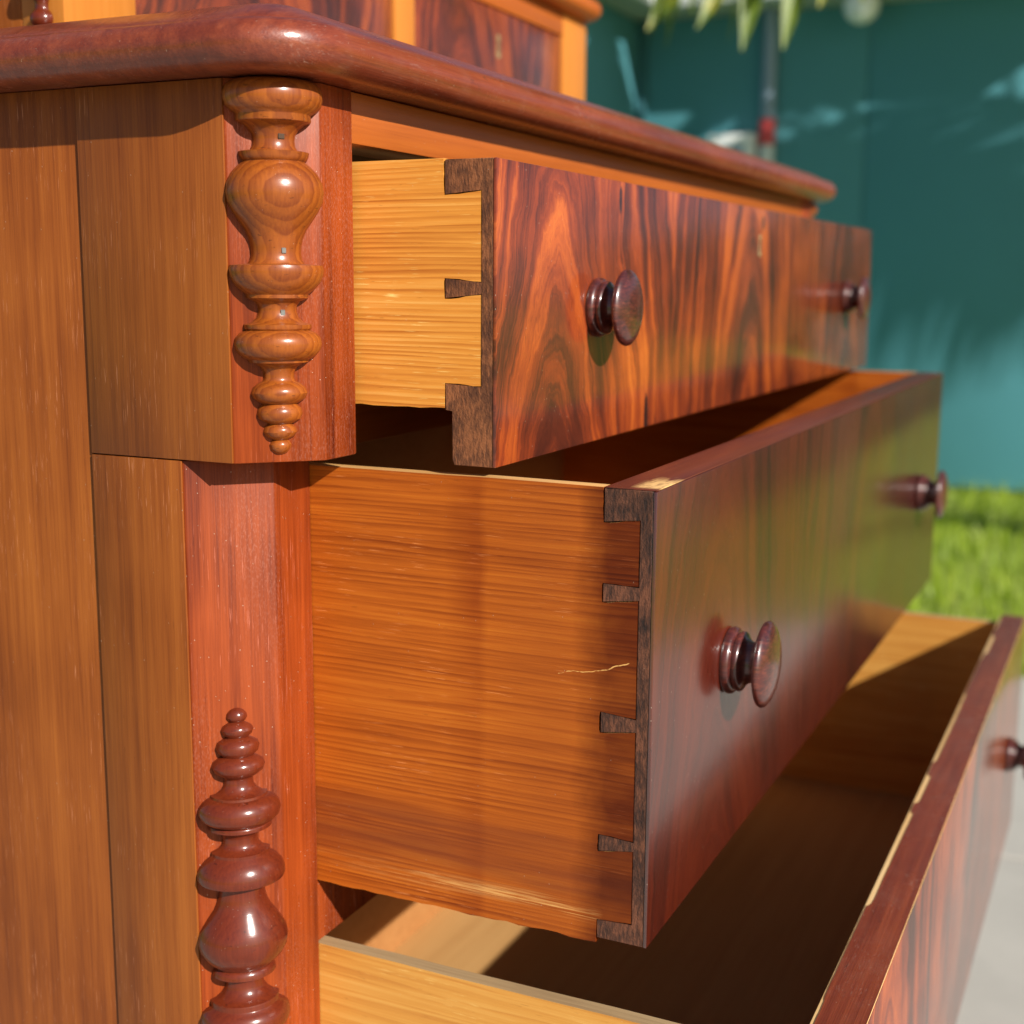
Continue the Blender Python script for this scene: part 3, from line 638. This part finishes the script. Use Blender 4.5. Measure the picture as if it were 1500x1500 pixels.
bm = bmesh.new(); add_lathe(bm, [(.16-.05*i/24+(.008 if i % 2 else 0), CZ*i/24) for i in range(25)], TP, (0, 0, 1), (1, 0, 0), seg=20); finish('trunk', bm, MAT['trunk'], PT, 60)
def frond(az, length, rise, droop, seed):
    rg = random.Random(seed); bm = bmesh.new(); c0 = TP+Vector((0, 0, CZ)); dh = Vector((math.cos(az), math.sin(az), 0)); n = 34; pts = []
    for i in range(n+1):
        t = i/n
        if frond_pts is not None:
            a_, b_, c_ = frond_pts; pts.append(c0*(1-t)**3+a_*3*t*(1-t)**2+b_*3*t*t*(1-t)+c_*t**3); continue
        pts.append(c0+dh*(length*t*(1-.18*t*t))+Vector((0, 0, rise*t-droop*t*t)))
    for i in range(n):
        a, b = pts[i], pts[i+1]; t = i/n; wd = .018*(1-t)+.004; sd = (b-a).cross(Vector((0, 0, 1))).normalized(); upv = sd.cross(b-a).normalized()
        q = [bm.verts.new(p+sd*x*wd+upv*z*wd) for p in (a, b) for x, z in ((-1, 0), (0, .8), (1, 0), (0, -.6))]
        for k in range(4): bm.faces.new((q[k], q[(k+1) % 4], q[4+(k+1) % 4], q[4+k]))
        if i < 3: continue
        for s in (-1, 1):
            for h_ in (0., .5):
                base = a.lerp(b, h_); L_ = (.75*math.sin(math.pi*min(1, t*.85+.12))+.12)*rg.uniform(.85, 1.1); tdir = (b-a).normalized()
                dv = (sd*s*.75+tdir*.7+Vector((0, 0, rg.uniform(-.15, .1)))).normalized(); w0 = .018*rg.uniform(.85, 1.2); last = None; m = 5
                for j in range(m+1):
                    tt = j/m; p = base+dv*L_*tt*(1-.35*tt)+Vector((0, 0, -1))*L_*.62*tt*tt
                    ws = w0*(1-tt**2.2)+.001; cr = dv.cross(Vector((0, 0, 1))).normalized()
                    cur = [bm.verts.new(p-cr*ws+Vector((0, 0, .004))), bm.verts.new(p-Vector((0, 0, ws*.5))), bm.verts.new(p+cr*ws+Vector((0, 0, .004)))]
                    if last: bm.faces.new((last[0], last[1], cur[1], cur[0])); bm.faces.new((last[1], last[2], cur[2], cur[1]))
                    last = cur
    return finish('frond', bm, MAT['frond'], PT, 60)
def rachis_frond(ctrl, seed):
    global frond_pts
    frond_pts = ctrl
    return frond(0, 0, 0, 0, seed)
frond_pts = None
aim = [(math.radians(118), 2.9, .55, 1.75), (math.radians(103), 2.6, .5, 1.3), (math.radians(88), 2.4, .8, 1.2), (math.radians(132), 2.6, .9, 1.5), (math.radians(97), 2.5, 1.1, 1.1), (math.radians(83), 2.0, .5, .9), (math.radians(25), 2.1, .8, 1.4),  # some unseen fronds added here to shade the left wall
       (math.radians(-30), 2.2, .9, 1.4), (math.radians(-80), 2.3, .8, 1.6), (math.radians(-130), 2.3, .9, 1.5), (math.radians(170), 2.3, 1.0, 1.5), (math.radians(150), 2.0, 1.3, 1.0)]
for i, (a, l, r, dp) in enumerate(aim): frond(a, l, r, dp, i)

def pal(px, x): q = ray(*px); q = q*(x/q.x); return Vector((q.x, q.y, q.z+H))
extra = [((1080, -60), (1021, 42)), ((1112, -62), (1087, 74)), ((1176, -70), (1147, 72)), ((1010, -50), (948, 44)), ((1235, -90), (1200, 10)), ((1290, -110), (1262, 2)), ((1350, -140), (1330, -12)), ((1150, -66), (1118, -6)), ((1050, -56), (1010, -8))]
fo = rachis_frond([Vector((5.2, -.3, 4.0)), pal((1500, -420), 4.5), pal((975, -48), 4.1)], 77)
frond_pts = None
bm = bmesh.new(); bm.from_mesh(fo.data)
for (pa, pb_) in extra:
    a, b = pal(pa, 4.15)-TP, pal(pb_, 4.05)-TP; last = None
    for j in range(8):
        t = j/7; p = a.lerp(b, t); ws = .026*(.75+.5*math.sin(math.pi*min(1, t*1.1)))*(1-t**3)+.003; cr = Vector((.45, -.89, 0))
        cur = [bm.verts.new(p-cr*ws), bm.verts.new(p+Vector((.5, .2, 0))*ws*.6), bm.verts.new(p+cr*ws)]
        if last: bm.faces.new((last[0], last[1], cur[1], cur[0])); bm.faces.new((last[1], last[2], cur[2], cur[1]))
        last = cur
bm.to_mesh(fo.data); bm.free()
# ------------------------------------------------------------------ lawn beyond the patio and a hedge (seen mirrored in the polished fronts)
MAT['grass'] = leaf_mat('lawn_grass', (.20, .30, .02), (.32, .42, .03), (.46, .48, .07))
MAT['hedge'] = leaf_mat('hedge_leaf', (.04, .09, .012), (.08, .16, .02), (.20, .26, .03))
rg = random.Random(3); bm = bmesh.new()
for i in range(60000):
    x = rg.uniform(3.62, 12); y = rg.uniform(-7, 2.5)
    if x > 6.9 and y > .1: continue
    a = rg.uniform(0, 6.28); h = rg.uniform(.05, .10); w2 = .006
    dx, dy = math.cos(a)*w2, math.sin(a)*w2; lx, ly = rg.uniform(-.03, .03), rg.uniform(-.03, .03)
    bm.faces.new((bm.verts.new((x-dx, y-dy, -.02)), bm.verts.new((x+dx, y+dy, -.02)), bm.verts.new((x+lx, y+ly, -.02+h))))
setp(finish('grass', bm, MAT['grass'], kind='stuff'), 'short sunlit lawn grass beyond the patio', 'grass')
bm = bmesh.new()
for i in range(24000):
    u = rg.uniform(0, 1); x = 12.5+rg.gauss(0, .32); zc = rg.uniform(.0, 2.6)*(1+.12*math.sin(u*40)); y = -9+u*9
    p = Vector((x, y, zc)); s = rg.uniform(.05, .10); q = Vector((rg.gauss(0, 1), rg.gauss(0, 1), rg.gauss(0, 1))).normalized(); e1 = q.orthogonal().normalized()*s; e2 = q.cross(e1)*.6
    bm.faces.new([bm.verts.new(p+v) for v in (-e1, e2*.8, e1, -e2*.8)])
setp(finish('hedge', bm, MAT['hedge'], kind='stuff'), 'leafy green hedge along the far side of the lawn', 'hedge')
